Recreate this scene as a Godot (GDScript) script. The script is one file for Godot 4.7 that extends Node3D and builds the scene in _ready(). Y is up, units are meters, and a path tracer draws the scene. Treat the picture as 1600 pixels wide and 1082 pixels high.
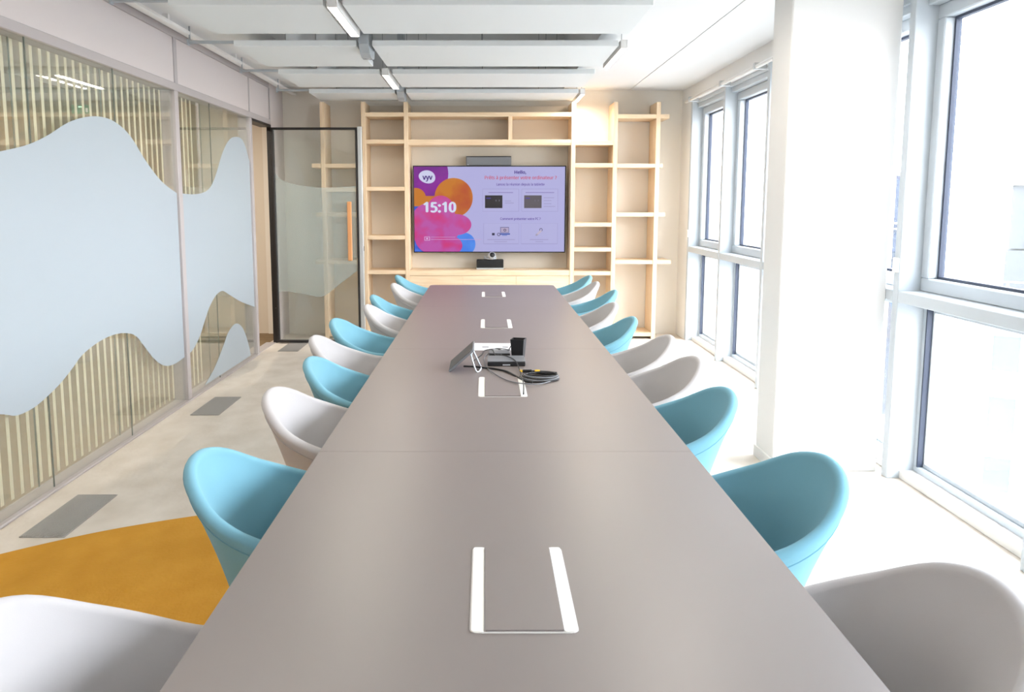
extends Node3D
# A long meeting room: conference table with twenty tub chairs, glass partition, bookcase wall with a screen, window wall.
# The camera stands at x = 0, z = 0; the room runs away from it along -z.

var M := {}
var cache := {}
var used := {}

# ---------------------------------------------------------------- helpers
func numbered(called: String) -> String:
	if not used.has(called):
		used[called] = 0
		return called
	used[called] += 1
	return "%s_%03d" % [called, used[called]]

func tag(o: Node3D, label: String, category: String, group := "", kind := "") -> Node3D:
	o.set_meta("label", label)
	o.set_meta("category", category)
	if group != "": o.set_meta("group", group)
	if kind != "": o.set_meta("kind", kind)
	return o

func thing(called: String, at: Vector3, label: String, category: String, group := "", turn := 0.0) -> Node3D:
	var o := Node3D.new()
	o.name = numbered(called)
	add_child(o)
	o.position = at
	o.rotation.y = turn
	return tag(o, label, category, group)

func struct(called: String, at: Vector3, label: String, category: String) -> Node3D:
	var o := thing(called, at, label, category)
	o.set_meta("kind", "structure")
	return o

func part(parent: Node, called: String, mesh: Mesh, m: Material, at := Vector3.ZERO, rot := Vector3.ZERO, label := "") -> MeshInstance3D:
	var o := MeshInstance3D.new()
	o.name = called
	o.mesh = mesh
	o.material_override = m
	o.position = at
	o.rotation = rot
	o.cast_shadow = GeometryInstance3D.SHADOW_CASTING_SETTING_ON
	if label != "": o.set_meta("label", label)
	parent.add_child(o, true)
	return o

func solid(called: String, mesh: Mesh, m: Material, at: Vector3, label: String, category: String, kind := "") -> MeshInstance3D:
	var o := part(self, numbered(called), mesh, m, at)
	tag(o, label, category, "", kind)
	return o

func tri(st: SurfaceTool, a: Vector3, b: Vector3, c: Vector3) -> void:
	st.add_vertex(a); st.add_vertex(b); st.add_vertex(c)

func quad(st: SurfaceTool, a: Vector3, b: Vector3, c: Vector3, d: Vector3) -> void:
	tri(st, a, b, c); tri(st, a, c, d)

func start(smooth := false) -> SurfaceTool:
	var st := SurfaceTool.new()
	st.begin(Mesh.PRIMITIVE_TRIANGLES)
	st.set_smooth_group(0 if smooth else -1)
	return st

func done(st: SurfaceTool) -> ArrayMesh:
	st.generate_normals()
	return st.commit()

func add_cbox(st: SurfaceTool, c: Vector3, s: Vector3, b := 0.0) -> void:
	var h := s * 0.5
	b = minf(b, minf(h.x, minf(h.y, h.z)) * 0.9)
	if b <= 0.0:
		var p := func(x, y, z): return c + Vector3(x * h.x, y * h.y, z * h.z)
		quad(st, p.call(-1, 1, -1), p.call(1, 1, -1), p.call(1, 1, 1), p.call(-1, 1, 1))
		quad(st, p.call(-1, -1, 1), p.call(1, -1, 1), p.call(1, -1, -1), p.call(-1, -1, -1))
		quad(st, p.call(-1, 1, 1), p.call(1, 1, 1), p.call(1, -1, 1), p.call(-1, -1, 1))
		quad(st, p.call(1, 1, -1), p.call(-1, 1, -1), p.call(-1, -1, -1), p.call(1, -1, -1))
		quad(st, p.call(1, 1, 1), p.call(1, 1, -1), p.call(1, -1, -1), p.call(1, -1, 1))
		quad(st, p.call(-1, 1, -1), p.call(-1, 1, 1), p.call(-1, -1, 1), p.call(-1, -1, -1))
		return
	# chamfered: three vertices for each corner, one on each face
	var v := func(face: int, x: float, y: float, z: float) -> Vector3:
		var k := Vector3(h.x - b, h.y - b, h.z - b)
		k[face] += b
		return c + Vector3(x * k.x, y * k.y, z * k.z)
	quad(st, v.call(1, -1, 1, -1), v.call(1, 1, 1, -1), v.call(1, 1, 1, 1), v.call(1, -1, 1, 1))
	quad(st, v.call(1, -1, -1, 1), v.call(1, 1, -1, 1), v.call(1, 1, -1, -1), v.call(1, -1, -1, -1))
	quad(st, v.call(2, -1, 1, 1), v.call(2, 1, 1, 1), v.call(2, 1, -1, 1), v.call(2, -1, -1, 1))
	quad(st, v.call(2, 1, 1, -1), v.call(2, -1, 1, -1), v.call(2, -1, -1, -1), v.call(2, 1, -1, -1))
	quad(st, v.call(0, 1, 1, 1), v.call(0, 1, 1, -1), v.call(0, 1, -1, -1), v.call(0, 1, -1, 1))
	quad(st, v.call(0, -1, 1, -1), v.call(0, -1, 1, 1), v.call(0, -1, -1, 1), v.call(0, -1, -1, -1))
	for a in [-1.0, 1.0]:
		for d in [-1.0, 1.0]:
			var f: bool = a * d > 0
			var q := [v.call(1, -1, a, d), v.call(1, 1, a, d), v.call(2, 1, a, d), v.call(2, -1, a, d)]
			if f: quad(st, q[0], q[1], q[2], q[3])
			else: quad(st, q[3], q[2], q[1], q[0])
			q = [v.call(0, a, d, -1), v.call(0, a, d, 1), v.call(1, a, d, 1), v.call(1, a, d, -1)]
			if f: quad(st, q[3], q[2], q[1], q[0])
			else: quad(st, q[0], q[1], q[2], q[3])
			q = [v.call(0, a, -1, d), v.call(0, a, 1, d), v.call(2, a, 1, d), v.call(2, a, -1, d)]
			if f: quad(st, q[0], q[1], q[2], q[3])
			else: quad(st, q[3], q[2], q[1], q[0])
			for e in [-1.0, 1.0]:
				if a * d * e > 0: tri(st, v.call(0, a, d, e), v.call(2, a, d, e), v.call(1, a, d, e))
				else: tri(st, v.call(0, a, d, e), v.call(1, a, d, e), v.call(2, a, d, e))

func box(s: Vector3, b := 0.0) -> ArrayMesh:
	var key := "%s %s" % [s, b]
	if not cache.has(key):
		var st := start()
		add_cbox(st, Vector3.ZERO, s, b)
		cache[key] = done(st)
	return cache[key]

# a box given by its corners, in its parent's axes
func slab(parent: Node, called: String, lo: Vector3, hi: Vector3, m: Material, b := 0.0, label := "") -> MeshInstance3D:
	return part(parent, called, box((hi - lo).abs(), b), m, (lo + hi) * 0.5, Vector3.ZERO, label)

# four bars round an opening in the plane across `axis` (0 = x, 2 = z); w and h are outer sizes
func ring(w: float, h: float, bar: float, deep: float, axis: int, b := 0.003) -> ArrayMesh:
	var st := start()
	for s in [-1.0, 1.0]:
		var along := Vector3(w, bar, deep)
		var up := Vector3(bar, h - 2 * bar, deep)
		var ca := Vector3(0, s * (h - bar) / 2, 0)
		var cu := Vector3(s * (w - bar) / 2, 0, 0)
		if axis == 0:
			along = Vector3(deep, bar, w); up = Vector3(deep, h - 2 * bar, bar)
			cu = Vector3(0, 0, s * (w - bar) / 2)
		add_cbox(st, ca, along, b)
		add_cbox(st, cu, up, b)
	return done(st)

func lathe(profile: Array, n := 32) -> ArrayMesh:
	var st := start(true)
	for i in n:
		var a := TAU * i / n
		var c := TAU * (i + 1) / n
		for k in profile.size() - 1:
			var p: Vector2 = profile[k]
			var q: Vector2 = profile[k + 1]
			quad(st, Vector3(p.x * cos(a), p.y, p.x * sin(a)), Vector3(q.x * cos(a), q.y, q.x * sin(a)), Vector3(q.x * cos(c), q.y, q.x * sin(c)), Vector3(p.x * cos(c), p.y, p.x * sin(c)))
	return done(st)

func spline(pts: Array, per := 8, closed := false) -> PackedVector3Array:
	var out := PackedVector3Array()
	var n := pts.size()
	for i in (n if closed else n - 1):
		var a: Vector3 = pts[(i - 1 + n) % n] if closed else pts[maxi(i - 1, 0)]
		var b: Vector3 = pts[i]
		var c: Vector3 = pts[(i + 1) % n]
		var d: Vector3 = pts[(i + 2) % n] if closed else pts[mini(i + 2, n - 1)]
		for k in per: out.append(b.cubic_interpolate(c, a, d, float(k) / per))
	if not closed: out.append(pts[n - 1])
	return out

func tube(pts: PackedVector3Array, r: float, sides := 8, closed := false, st: SurfaceTool = null) -> ArrayMesh:
	var own := st == null
	if own: st = start(true)
	var rings := []
	var n := pts.size()
	for i in n:
		var t: Vector3 = (pts[(i + 1) % n] - pts[(i - 1 + n) % n]) if closed else (pts[mini(i + 1, n - 1)] - pts[maxi(i - 1, 0)])
		t = t.normalized()
		var u := t.cross(Vector3.UP)
		if u.length() < 0.05: u = t.cross(Vector3.RIGHT)
		u = u.normalized()
		var w := u.cross(t)
		var row := []
		for k in sides: row.append(pts[i] + (u * cos(TAU * k / sides) + w * sin(TAU * k / sides)) * r)
		rings.append(row)
	for i in (n if closed else n - 1):
		var a: Array = rings[i]
		var b: Array = rings[(i + 1) % n]
		for k in sides:
			quad(st, a[k], a[(k + 1) % sides], b[(k + 1) % sides], b[k])
	if not closed:
		for k in range(1, sides - 1):
			tri(st, rings[0][0], rings[0][k + 1], rings[0][k])
			tri(st, rings[n - 1][0], rings[n - 1][k], rings[n - 1][k + 1])
	return done(st) if own else null

# a polygon (2D) given thickness; `map` turns (u, v, w) into a point
func plate(poly: PackedVector2Array, thick: float, map: Callable) -> ArrayMesh:
	var st := start()
	var idx := Geometry2D.triangulate_polygon(poly)
	for i in range(0, idx.size(), 3):
		var a := poly[idx[i]]; var b := poly[idx[i + 1]]; var c := poly[idx[i + 2]]
		tri(st, map.call(a.x, a.y, thick), map.call(b.x, b.y, thick), map.call(c.x, c.y, thick))
		tri(st, map.call(a.x, a.y, 0.0), map.call(c.x, c.y, 0.0), map.call(b.x, b.y, 0.0))
	for i in poly.size():
		var a := poly[i]; var b := poly[(i + 1) % poly.size()]
		quad(st, map.call(a.x, a.y, 0.0), map.call(b.x, b.y, 0.0), map.call(b.x, b.y, thick), map.call(a.x, a.y, thick))
	return done(st)

func rounded(x0: float, y0: float, x1: float, y1: float, r: Array, n := 6) -> PackedVector2Array:
	var out := PackedVector2Array()
	var corners := [Vector2(x0, y0), Vector2(x1, y0), Vector2(x1, y1), Vector2(x0, y1)]
	for k in 4:
		var s := Vector2(1 if k in [0, 3] else -1, 1 if k < 2 else -1)
		var rr: float = r[k]
		var c: Vector2 = corners[k] + s * rr
		if rr < 0.0005:
			out.append(corners[k]); continue
		for i in n + 1:
			var a := PI + k * PI / 2 + (PI / 2) * i / n
			out.append(c + Vector2(cos(a), sin(a)) * rr)
	return out

func smooth_line(pts: Array, per := 5) -> PackedVector2Array:
	var v := []
	for p in pts: v.append(Vector3(p[0], p[1], 0))
	var out := PackedVector2Array()
	for p in spline(v, per): out.append(Vector2(p.x, p.y))
	return out

func noise_tex(freq: float, a: Color, b: Color, seed_ := 1, octaves := 4, size := 512) -> NoiseTexture2D:
	var n := FastNoiseLite.new()
	n.seed = seed_
	n.frequency = freq
	n.fractal_octaves = octaves
	n.noise_type = FastNoiseLite.TYPE_SIMPLEX_SMOOTH
	var t := NoiseTexture2D.new()
	t.width = size; t.height = size
	t.seamless = true
	t.noise = n
	var g := Gradient.new()
	g.set_color(0, a); g.set_color(1, b)
	t.color_ramp = g
	return t

func mat(called: String, c: Color, rough := 0.6, metal := 0.0) -> StandardMaterial3D:
	var m := StandardMaterial3D.new()
	m.resource_name = called
	m.albedo_color = c
	m.roughness = rough
	m.metallic = metal
	M[called] = m
	return m

func grain(m: StandardMaterial3D, t: Texture2D, scale_: Vector3, relief: Texture2D = null, depth := 0.0) -> void:
	m.albedo_color = Color.WHITE
	m.albedo_texture = t
	m.uv1_triplanar = true
	m.uv1_world_triplanar = true
	m.uv1_scale = scale_
	if relief:
		m.heightmap_enabled = true
		m.heightmap_texture = relief
		m.heightmap_scale = depth

func rgb8(r: int, g: int, b: int) -> Color:
	return Color(r / 255.0, g / 255.0, b / 255.0)

# ---------------------------------------------------------------- materials
func make_materials() -> void:
	mat("white_paint", rgb8(236, 234, 230), 0.7)
	mat("ceiling_paint", rgb8(236, 237, 236), 0.85)
	mat("panel_felt", rgb8(233, 236, 235), 0.9)
	mat("beige_paint", rgb8(226, 216, 200), 0.8)
	mat("pale_beige", rgb8(238, 232, 221), 0.8)
	mat("partition_panel", rgb8(215, 206, 203), 0.55)
	mat("partition_frame", rgb8(182, 175, 174), 0.45)
	mat("window_frame", rgb8(198, 205, 210), 0.4)
	mat("gasket", rgb8(60, 68, 86), 0.5)
	mat("seal", rgb8(88, 96, 90), 0.4)
	mat("black_frame", rgb8(34, 31, 30), 0.45)
	mat("alu", rgb8(200, 202, 202), 0.35, 0.6)
	mat("steel", rgb8(150, 153, 155), 0.35, 0.8)
	mat("grey_metal", rgb8(176, 182, 186), 0.45, 0.2)
	mat("dark_void", rgb8(92, 90, 88), 0.9)
	var glass := mat("glass", Color(0.85, 0.93, 0.9, 0.05), 0.02)
	glass.transparency = BaseMaterial3D.TRANSPARENCY_ALPHA
	var tinted := mat("partition_glass", Color(0.62, 0.7, 0.62, 0.07), 0.02)
	tinted.transparency = BaseMaterial3D.TRANSPARENCY_ALPHA
	var film := mat("frosted_film", Color(0.71, 0.755, 0.785, 0.86), 0.42)
	film.transparency = BaseMaterial3D.TRANSPARENCY_ALPHA
	var thin_film := mat("door_film", Color(0.72, 0.76, 0.74, 0.33), 0.42)
	thin_film.transparency = BaseMaterial3D.TRANSPARENCY_ALPHA
	mat("stripe_film", rgb8(222, 214, 184), 0.6)

	var fine := noise_tex(0.12, Color(0.2, 0.2, 0.2), Color(0.9, 0.9, 0.9), 11, 3, 512)
	grain(mat("floor_carpet", Color.WHITE, 0.95), noise_tex(0.008, rgb8(206, 196, 182), rgb8(224, 216, 205), 3, 5, 1024), Vector3(0.45, 0.45, 0.3), fine, 0.12)
	grain(mat("yellow_carpet", Color.WHITE, 0.95), noise_tex(0.01, rgb8(200, 142, 36), rgb8(212, 155, 50), 5, 5, 512), Vector3(0.9, 0.9, 0.6), fine, 0.15)
	grain(mat("corridor_carpet", Color.WHITE, 0.95), noise_tex(0.02, rgb8(124, 103, 75), rgb8(142, 120, 90), 6, 4, 512), Vector3(0.6, 0.6, 0.6))
	var wood := noise_tex(0.012, rgb8(224, 194, 156), rgb8(243, 220, 188), 7, 4, 512)
	grain(mat("wood_up", Color.WHITE, 0.5), wood, Vector3(5, 0.35, 5))
	grain(mat("wood_flat", Color.WHITE, 0.5), wood, Vector3(0.35, 5, 5))
	grain(mat("wood_wall", Color.WHITE, 0.6), noise_tex(0.012, rgb8(126, 95, 62), rgb8(152, 118, 80), 8, 4, 512), Vector3(4, 0.3, 4))
	mat("handle_wood", rgb8(214, 150, 96), 0.5)
	var top := mat("table_top", rgb8(117, 107, 103), 0.38)
	top.metallic_specular = 0.7
	mat("table_leg", rgb8(70, 66, 64), 0.5)
	mat("socket_white", rgb8(240, 238, 230), 0.5)
	mat("socket_rim", rgb8(214, 210, 206), 0.45)

	var weave := noise_tex(0.25, Color(0.25, 0.25, 0.25), Color(0.85, 0.85, 0.85), 21, 2, 512)
	for f in [["blue_fabric", rgb8(112, 164, 180)], ["grey_fabric", rgb8(184, 181, 180)]]:
		var m := mat(f[0], f[1], 0.9)
		m.heightmap_enabled = true
		m.heightmap_texture = weave
		m.heightmap_scale = 0.04
		m.uv1_triplanar = true
		m.uv1_scale = Vector3(7, 7, 7)
		m.rim_enabled = true
		m.rim = 0.25
		m.rim_tint = 0.5
	mat("blue_seam", rgb8(98, 152, 170), 0.8)
	mat("grey_seam", rgb8(168, 166, 166), 0.8)

	mat("black_plastic", rgb8(17, 17, 19), 0.45)
	mat("grey_plastic", rgb8(112, 114, 118), 0.45)
	mat("silver_plastic", rgb8(196, 200, 204), 0.35, 0.3)
	mat("red_plastic", rgb8(190, 30, 40), 0.4)
	mat("yellow_tag", rgb8(236, 188, 40), 0.5)
	mat("paper", rgb8(244, 243, 244), 0.8)
	mat("ink", rgb8(110, 110, 118), 0.8)
	mat("tablet_glass", rgb8(40, 46, 56), 0.35)
	mat("vent_metal", rgb8(168, 165, 160), 0.5)
	mat("vent_dark", rgb8(104, 102, 99), 0.9)
	mat("green_sign", rgb8(20, 120, 80), 0.5)
	mat("concrete", rgb8(72, 75, 80), 0.9)
	mat("pale_render", rgb8(140, 140, 138), 0.9)
	mat("orange_render", rgb8(150, 76, 40), 0.9)
	mat("blue_grey_clad", rgb8(60, 66, 80), 0.9)
	mat("far_glass", rgb8(70, 82, 102), 0.6)
	mat("street", rgb8(150, 150, 148), 0.95)
	var led := mat("led_diffuser", rgb8(255, 250, 240), 0.6)
	led.emission_enabled = true
	led.emission = rgb8(255, 246, 232)
	led.emission_energy_multiplier = 3.0
	var sg := mat("sign_light", rgb8(220, 255, 235), 0.6)
	sg.emission_enabled = true
	sg.emission = rgb8(200, 255, 225)
	sg.emission_energy_multiplier = 1.0

# ---------------------------------------------------------------- scene
func _ready() -> void:
	var cam := Camera3D.new()
	cam.name = "camera"
	add_child(cam)
	cam.position = Vector3(0, 1.5, 0)
	cam.rotation = Vector3(-atan(0.13), 0, 0)
	cam.projection = Camera3D.PROJECTION_FRUSTUM
	cam.near = 0.05
	cam.far = 400.0
	cam.size = cam.near * 1082.0 / 1300.0
	cam.frustum_offset = Vector2(42.0, -55.0) / 1300.0 * cam.near
	cam.current = true

	var we := WorldEnvironment.new()
	we.name = "world"
	var e := Environment.new()
	e.background_mode = Environment.BG_SKY
	var sky := Sky.new()
	var sm := ProceduralSkyMaterial.new()
	sm.sky_top_color = rgb8(232, 241, 255)
	sm.sky_horizon_color = rgb8(250, 252, 255)
	sm.ground_horizon_color = rgb8(240, 240, 240)
	sm.ground_bottom_color = rgb8(190, 190, 188)
	sky.sky_material = sm
	e.sky = sky
	e.background_energy_multiplier = 14.0
	e.tonemap_mode = Environment.TONE_MAPPER_LINEAR
	e.tonemap_exposure = 1.06
	e.sdfgi_enabled = true
	e.ssao_enabled = true
	e.ssil_enabled = true
	we.environment = e
	add_child(we)

	make_materials()
	build_shell()
	build_partition()
	build_windows()
	build_ceiling_panels()
	build_corridor()
	build_outside()
	build_bookcase()
	build_screen()
	build_table()
	build_chairs()
	build_floor_things()
	build_table_things()

# ---------------------------------------------------------------- room shell
const LEFT := -2.26
const RIGHT := 2.27
const BACK := -9.5
const FRONT := 2.0
const TOP := 2.74

func build_shell() -> void:
	solid("floor", box(Vector3(4.75, 0.2, 11.7)), M.floor_carpet, Vector3(0.045, -0.1, -3.75), "mottled beige carpet floor of the meeting room", "floor", "structure")
	var c := struct("ceiling", Vector3.ZERO, "white plaster ceiling with a deep recess above the hanging panels", "ceiling")
	slab(c, "plaster", Vector3(-2.48, TOP, 2.2), Vector3(-1.6, TOP + 0.12, -9.7), M.ceiling_paint)
	slab(c, "plaster", Vector3(0.86, TOP, 2.2), Vector3(2.52, TOP + 0.12, -9.7), M.ceiling_paint)
	slab(c, "plaster", Vector3(-1.6, TOP, 2.2), Vector3(0.86, TOP + 0.12, -1.9), M.ceiling_paint)
	slab(c, "plaster", Vector3(-1.6, TOP, -9.36), Vector3(0.86, TOP + 0.12, -9.7), M.ceiling_paint)
	slab(c, "recess_top", Vector3(-1.72, TOP + 1.0, -1.8), Vector3(0.98, TOP + 1.1, -9.5), M.ceiling_paint)
	slab(c, "recess_side", Vector3(-1.72, TOP + 0.12, -1.8), Vector3(-1.6, TOP + 1.0, -9.5), M.ceiling_paint)
	slab(c, "recess_side", Vector3(0.86, TOP + 0.12, -1.8), Vector3(0.98, TOP + 1.0, -9.5), M.ceiling_paint)
	slab(c, "recess_end", Vector3(-1.6, TOP + 0.12, -1.8), Vector3(0.86, TOP + 1.0, -1.9), M.ceiling_paint)
	slab(c, "recess_end", Vector3(-1.6, TOP + 0.12, -9.36), Vector3(0.86, TOP + 1.0, -9.5), M.ceiling_paint)
	solid("wall_back", box(Vector3(5.0, 3.0, 0.2)), M.pale_beige, Vector3(0.0, 1.4, BACK - 0.1), "pale beige wall behind the bookcase", "wall", "structure")
	solid("wall_front", box(Vector3(5.0, 3.0, 0.2)), M.white_paint, Vector3(0.0, 1.4, FRONT + 0.1), "white end wall facing the bookcase", "wall", "structure")
	var right := struct("wall_right", Vector3.ZERO, "white window wall with lintel and end piers", "wall")
	slab(right, "lintel", Vector3(2.2, 2.58, FRONT), Vector3(2.52, TOP, BACK), M.white_paint)
	slab(right, "pier", Vector3(2.2, 0, -9.06), Vector3(2.52, 2.58, BACK), M.white_paint)
	slab(right, "pier", Vector3(2.2, 0, FRONT), Vector3(2.52, 2.58, 1.61), M.white_paint)
	slab(right, "sill", Vector3(RIGHT, 0.0, 1.61), Vector3(2.55, 0.045, -9.06), M.white_paint, 0.004)
	var pillar := struct("wall_pillar", Vector3.ZERO, "white square pillar standing out from the window wall", "pillar")
	slab(pillar, "shaft", Vector3(1.617, 0, -4.54), Vector3(2.2, TOP, -4.83), M.white_paint, 0.006)
	slab(pillar, "skirting", Vector3(1.607, 0, -4.53), Vector3(2.2, 0.07, -4.84), M.white_paint, 0.003)
	# shallow plaster step along the ceiling on the window side
	solid("trim_1", box(Vector3(0.6, 0.006, 11.4)), M.ceiling_paint, Vector3(1.9, TOP - 0.003, -3.75), "low white plaster band along the ceiling by the windows", "trim", "structure")
	slab(struct("baseboard_left", Vector3.ZERO, "grey floor channel under the glass partition", "baseboard"), "channel", Vector3(LEFT - 0.1, 0, -2.3), Vector3(LEFT + 0.02, 0.014, -8.15), M.partition_frame, 0.003)

func wave(top: Array, low: Array) -> PackedVector2Array:
	var p := smooth_line(top)
	var q := smooth_line(low)
	q.reverse()
	p.append_array(q)
	return p

func build_partition() -> void:
	var wall := struct("wall_left", Vector3.ZERO, "pale grey panel wall above and beside the glass partition", "wall")
	slab(wall, "solid_section", Vector3(LEFT - 0.1, 0, FRONT), Vector3(LEFT, TOP, -2.28), M.partition_panel)
	slab(wall, "end_section", Vector3(LEFT - 0.025, 0, -8.9), Vector3(LEFT, TOP, BACK), M.partition_panel)
	slab(wall, "top_rail", Vector3(LEFT - 0.1, 2.69, -2.28), Vector3(LEFT + 0.008, TOP, -8.9), M.partition_frame, 0.003)
	for j in [[-2.32, -6.215], [-6.275, -8.14], [-8.165, -8.9]]:
		slab(wall, "transom_panel", Vector3(LEFT - 0.09, 2.365, j[0]), Vector3(LEFT - 0.002, 2.69, j[1]), M.partition_panel, 0.003)
	for z in [-6.245, -8.1525]:
		slab(wall, "panel_joint", Vector3(LEFT - 0.09, 2.365, z + 0.03 if z > -7 else z + 0.012), Vector3(LEFT + 0.005, 2.69, z - 0.03 if z > -7 else z - 0.012), M.partition_frame, 0.002)
	slab(wall, "panel_joint", Vector3(LEFT - 0.09, 2.3, -8.9), Vector3(LEFT + 0.005, 2.69, -8.93), M.partition_frame, 0.002)

	var g := thing("glass_partition", Vector3.ZERO, "glazed partition with frosted wave film and cream stripes", "partition")
	slab(g, "head_rail", Vector3(LEFT - 0.1, 2.31, -2.28), Vector3(LEFT + 0.012, 2.365, -8.9), M.partition_frame, 0.004)
	slab(g, "post", Vector3(LEFT - 0.1, 0.014, -2.24), Vector3(LEFT + 0.012, 2.31, -2.3), M.partition_frame, 0.004)
	slab(g, "post", Vector3(LEFT - 0.1, 0.014, -6.18), Vector3(LEFT + 0.012, 2.31, -6.25), M.partition_frame, 0.004)
	slab(g, "post", Vector3(LEFT - 0.1, 0.014, -8.12), Vector3(LEFT + 0.012, 2.31, -8.19), M.partition_frame, 0.004)
	var edges := [[2.3, 3.26], [3.26, 4.23], [4.23, 5.21], [5.21, 6.18], [6.25, 7.0], [7.0, 8.12]]
	for k in edges.size():
		var a: float = edges[k][0]
		var b: float = edges[k][1]
		for side in [-0.012, -0.092]:
			slab(g, "pane", Vector3(LEFT + side, 0.014, -a - 0.001), Vector3(LEFT + side + 0.004, 2.31, -b + 0.001), M.partition_glass)
		if b != 6.18 and b != 8.12:
			for side in [-0.0135, -0.0935]:
				slab(g, "joint_seal", Vector3(LEFT + side, 0.014, -b + 0.003), Vector3(LEFT + side + 0.0056, 2.31, -b - 0.003), M.seal)
	# the film: traced on the glass plane as (distance, height)
	var map := func(u, v, w): return Vector3(LEFT - 0.0075 + w, v, -u)
	var top1 := [[2.31, 1.45], [3.0, 1.55], [3.5, 1.66], [3.975, 1.742], [4.2, 1.787], [4.389, 1.845], [4.598, 1.926], [4.784, 1.975], [4.981, 2.002], [5.191, 1.993], [5.412, 1.925], [5.644, 1.776], [5.903, 1.647], [6.178, 1.57]]
	var low1 := [[2.31, 0.75], [3.0, 0.7], [3.5, 0.6], [3.815, 0.513], [3.917, 0.48], [4.03, 0.475], [4.151, 0.49], [4.35, 0.542], [4.496, 0.6], [4.611, 0.65], [4.811, 0.689], [5.022, 0.7], [5.202, 0.681], [5.342, 0.638], [5.482, 0.533], [5.631, 0.426], [5.793, 0.354], [5.974, 0.332], [6.178, 0.345]]
	var top2 := [[6.252, 1.57], [6.535, 1.565], [6.804, 1.587], [6.969, 1.642], [7.116, 1.752], [7.292, 1.922], [7.487, 2.044], [7.682, 2.093], [7.881, 2.09], [8.0, 2.03], [8.118, 1.9]]
	var low2 := [[6.252, 0.35], [6.38, 0.374], [6.535, 0.45], [6.671, 0.56], [6.792, 0.649], [6.965, 0.725], [7.139, 0.745], [7.312, 0.698], [7.685, 0.585], [8.118, 0.485]]
	part(g, "frosted_film", plate(wave(top1, low1), 0.0006, map), M.frosted_film, Vector3.ZERO, Vector3.ZERO, "broad frosted film cut in waves")
	part(g, "frosted_film", plate(wave(top2, low2), 0.0006, map), M.frosted_film, Vector3.ZERO, Vector3.ZERO, "frosted film cut in a tall wave by the door")
	var hill := smooth_line([[6.6, 0.035], [6.86, 0.13], [7.113, 0.273], [7.271, 0.368], [7.482, 0.41], [7.674, 0.35], [7.824, 0.212], [7.932, 0.035]])
	part(g, "frosted_film", plate(hill, 0.0006, map), M.frosted_film, Vector3.ZERO, Vector3.ZERO, "small frosted mound at the foot of the glass")
	var z := 3.35
	while z < 6.85:
		if absf(z - 6.215) > 0.06:
			slab(g, "stripe", Vector3(LEFT - 0.0875, 0.035, -z + 0.014), Vector3(LEFT - 0.0865, 2.305, -z - 0.014), M.stripe_film)
		z += 0.09

	# doorway at the end of the partition, leaf swung open across the room
	var fr := struct("door_1", Vector3.ZERO, "dark framed doorway between partition and end wall", "door frame")
	slab(fr, "head", Vector3(LEFT - 0.1, 2.285, -8.19), Vector3(LEFT + 0.015, 2.31, -8.9), M.black_frame, 0.002)
	slab(fr, "jamb", Vector3(LEFT - 0.025, 0, -8.865), Vector3(LEFT + 0.02, 2.285, -8.9), M.black_frame, 0.002)
	slab(fr, "threshold", Vector3(LEFT - 0.1, 0, -8.19), Vector3(LEFT, 0.006, -8.865), M.partition_frame)
	var leaf := thing("glass_door", Vector3(LEFT + 0.03, 0.012, -8.84), "open glass door leaf with black frame and wooden pull bar", "door")
	var w := 0.93
	var h := 2.265
	part(leaf, "black_edge", ring(w - 0.03, h, 0.024, 0.05, 2), M.black_frame, Vector3((w - 0.03) / 2, h / 2, 0))
	slab(leaf, "closing_stile", Vector3(w - 0.03, 0, -0.03), Vector3(w + 0.014, h + 0.01, 0.027), M.alu, 0.003, "pale aluminium closing stile")
	slab(leaf, "lock", Vector3(w + 0.012, 0.98, -0.01), Vector3(w + 0.017, 1.03, 0.012), M.black_plastic)
	slab(leaf, "pane", Vector3(0.024, 0.024, -0.004), Vector3(w - 0.054, h - 0.024, 0.004), M.partition_glass)
	var fm := func(u, v, t): return Vector3(u, v, 0.0045 + t)
	part(leaf, "frosted_film", plate(wave([[0.026, 1.8], [0.07, 1.745], [0.155, 1.7], [0.29, 1.668], [0.525, 1.645], [0.87, 1.66]], [[0.026, 0.53], [0.085, 0.55], [0.325, 0.515], [0.495, 0.495], [0.67, 0.62], [0.87, 0.77]]), 0.0006, fm), M.door_film, Vector3.ZERO, Vector3.ZERO, "translucent wavy film")
	var pull := slab(leaf, "pull_bar", Vector3(0.785, 0.88, 0.045), Vector3(0.83, 1.5, 0.075), M.handle_wood, 0.006, "long wooden pull bar")
	for y in [0.26, -0.26]:
		part(pull, "standoff", lathe([Vector2(0, -0.024), Vector2(0.008, -0.024), Vector2(0.008, 0.024), Vector2(0, 0.024)], 12), M.steel, Vector3(0, y, -0.036), Vector3(PI / 2, 0, 0))
	for y in [0.25, 2.0]:
		slab(leaf, "hinge", Vector3(-0.018, y, -0.02), Vector3(0.002, y + 0.12, 0.02), M.black_frame, 0.003)

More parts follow.
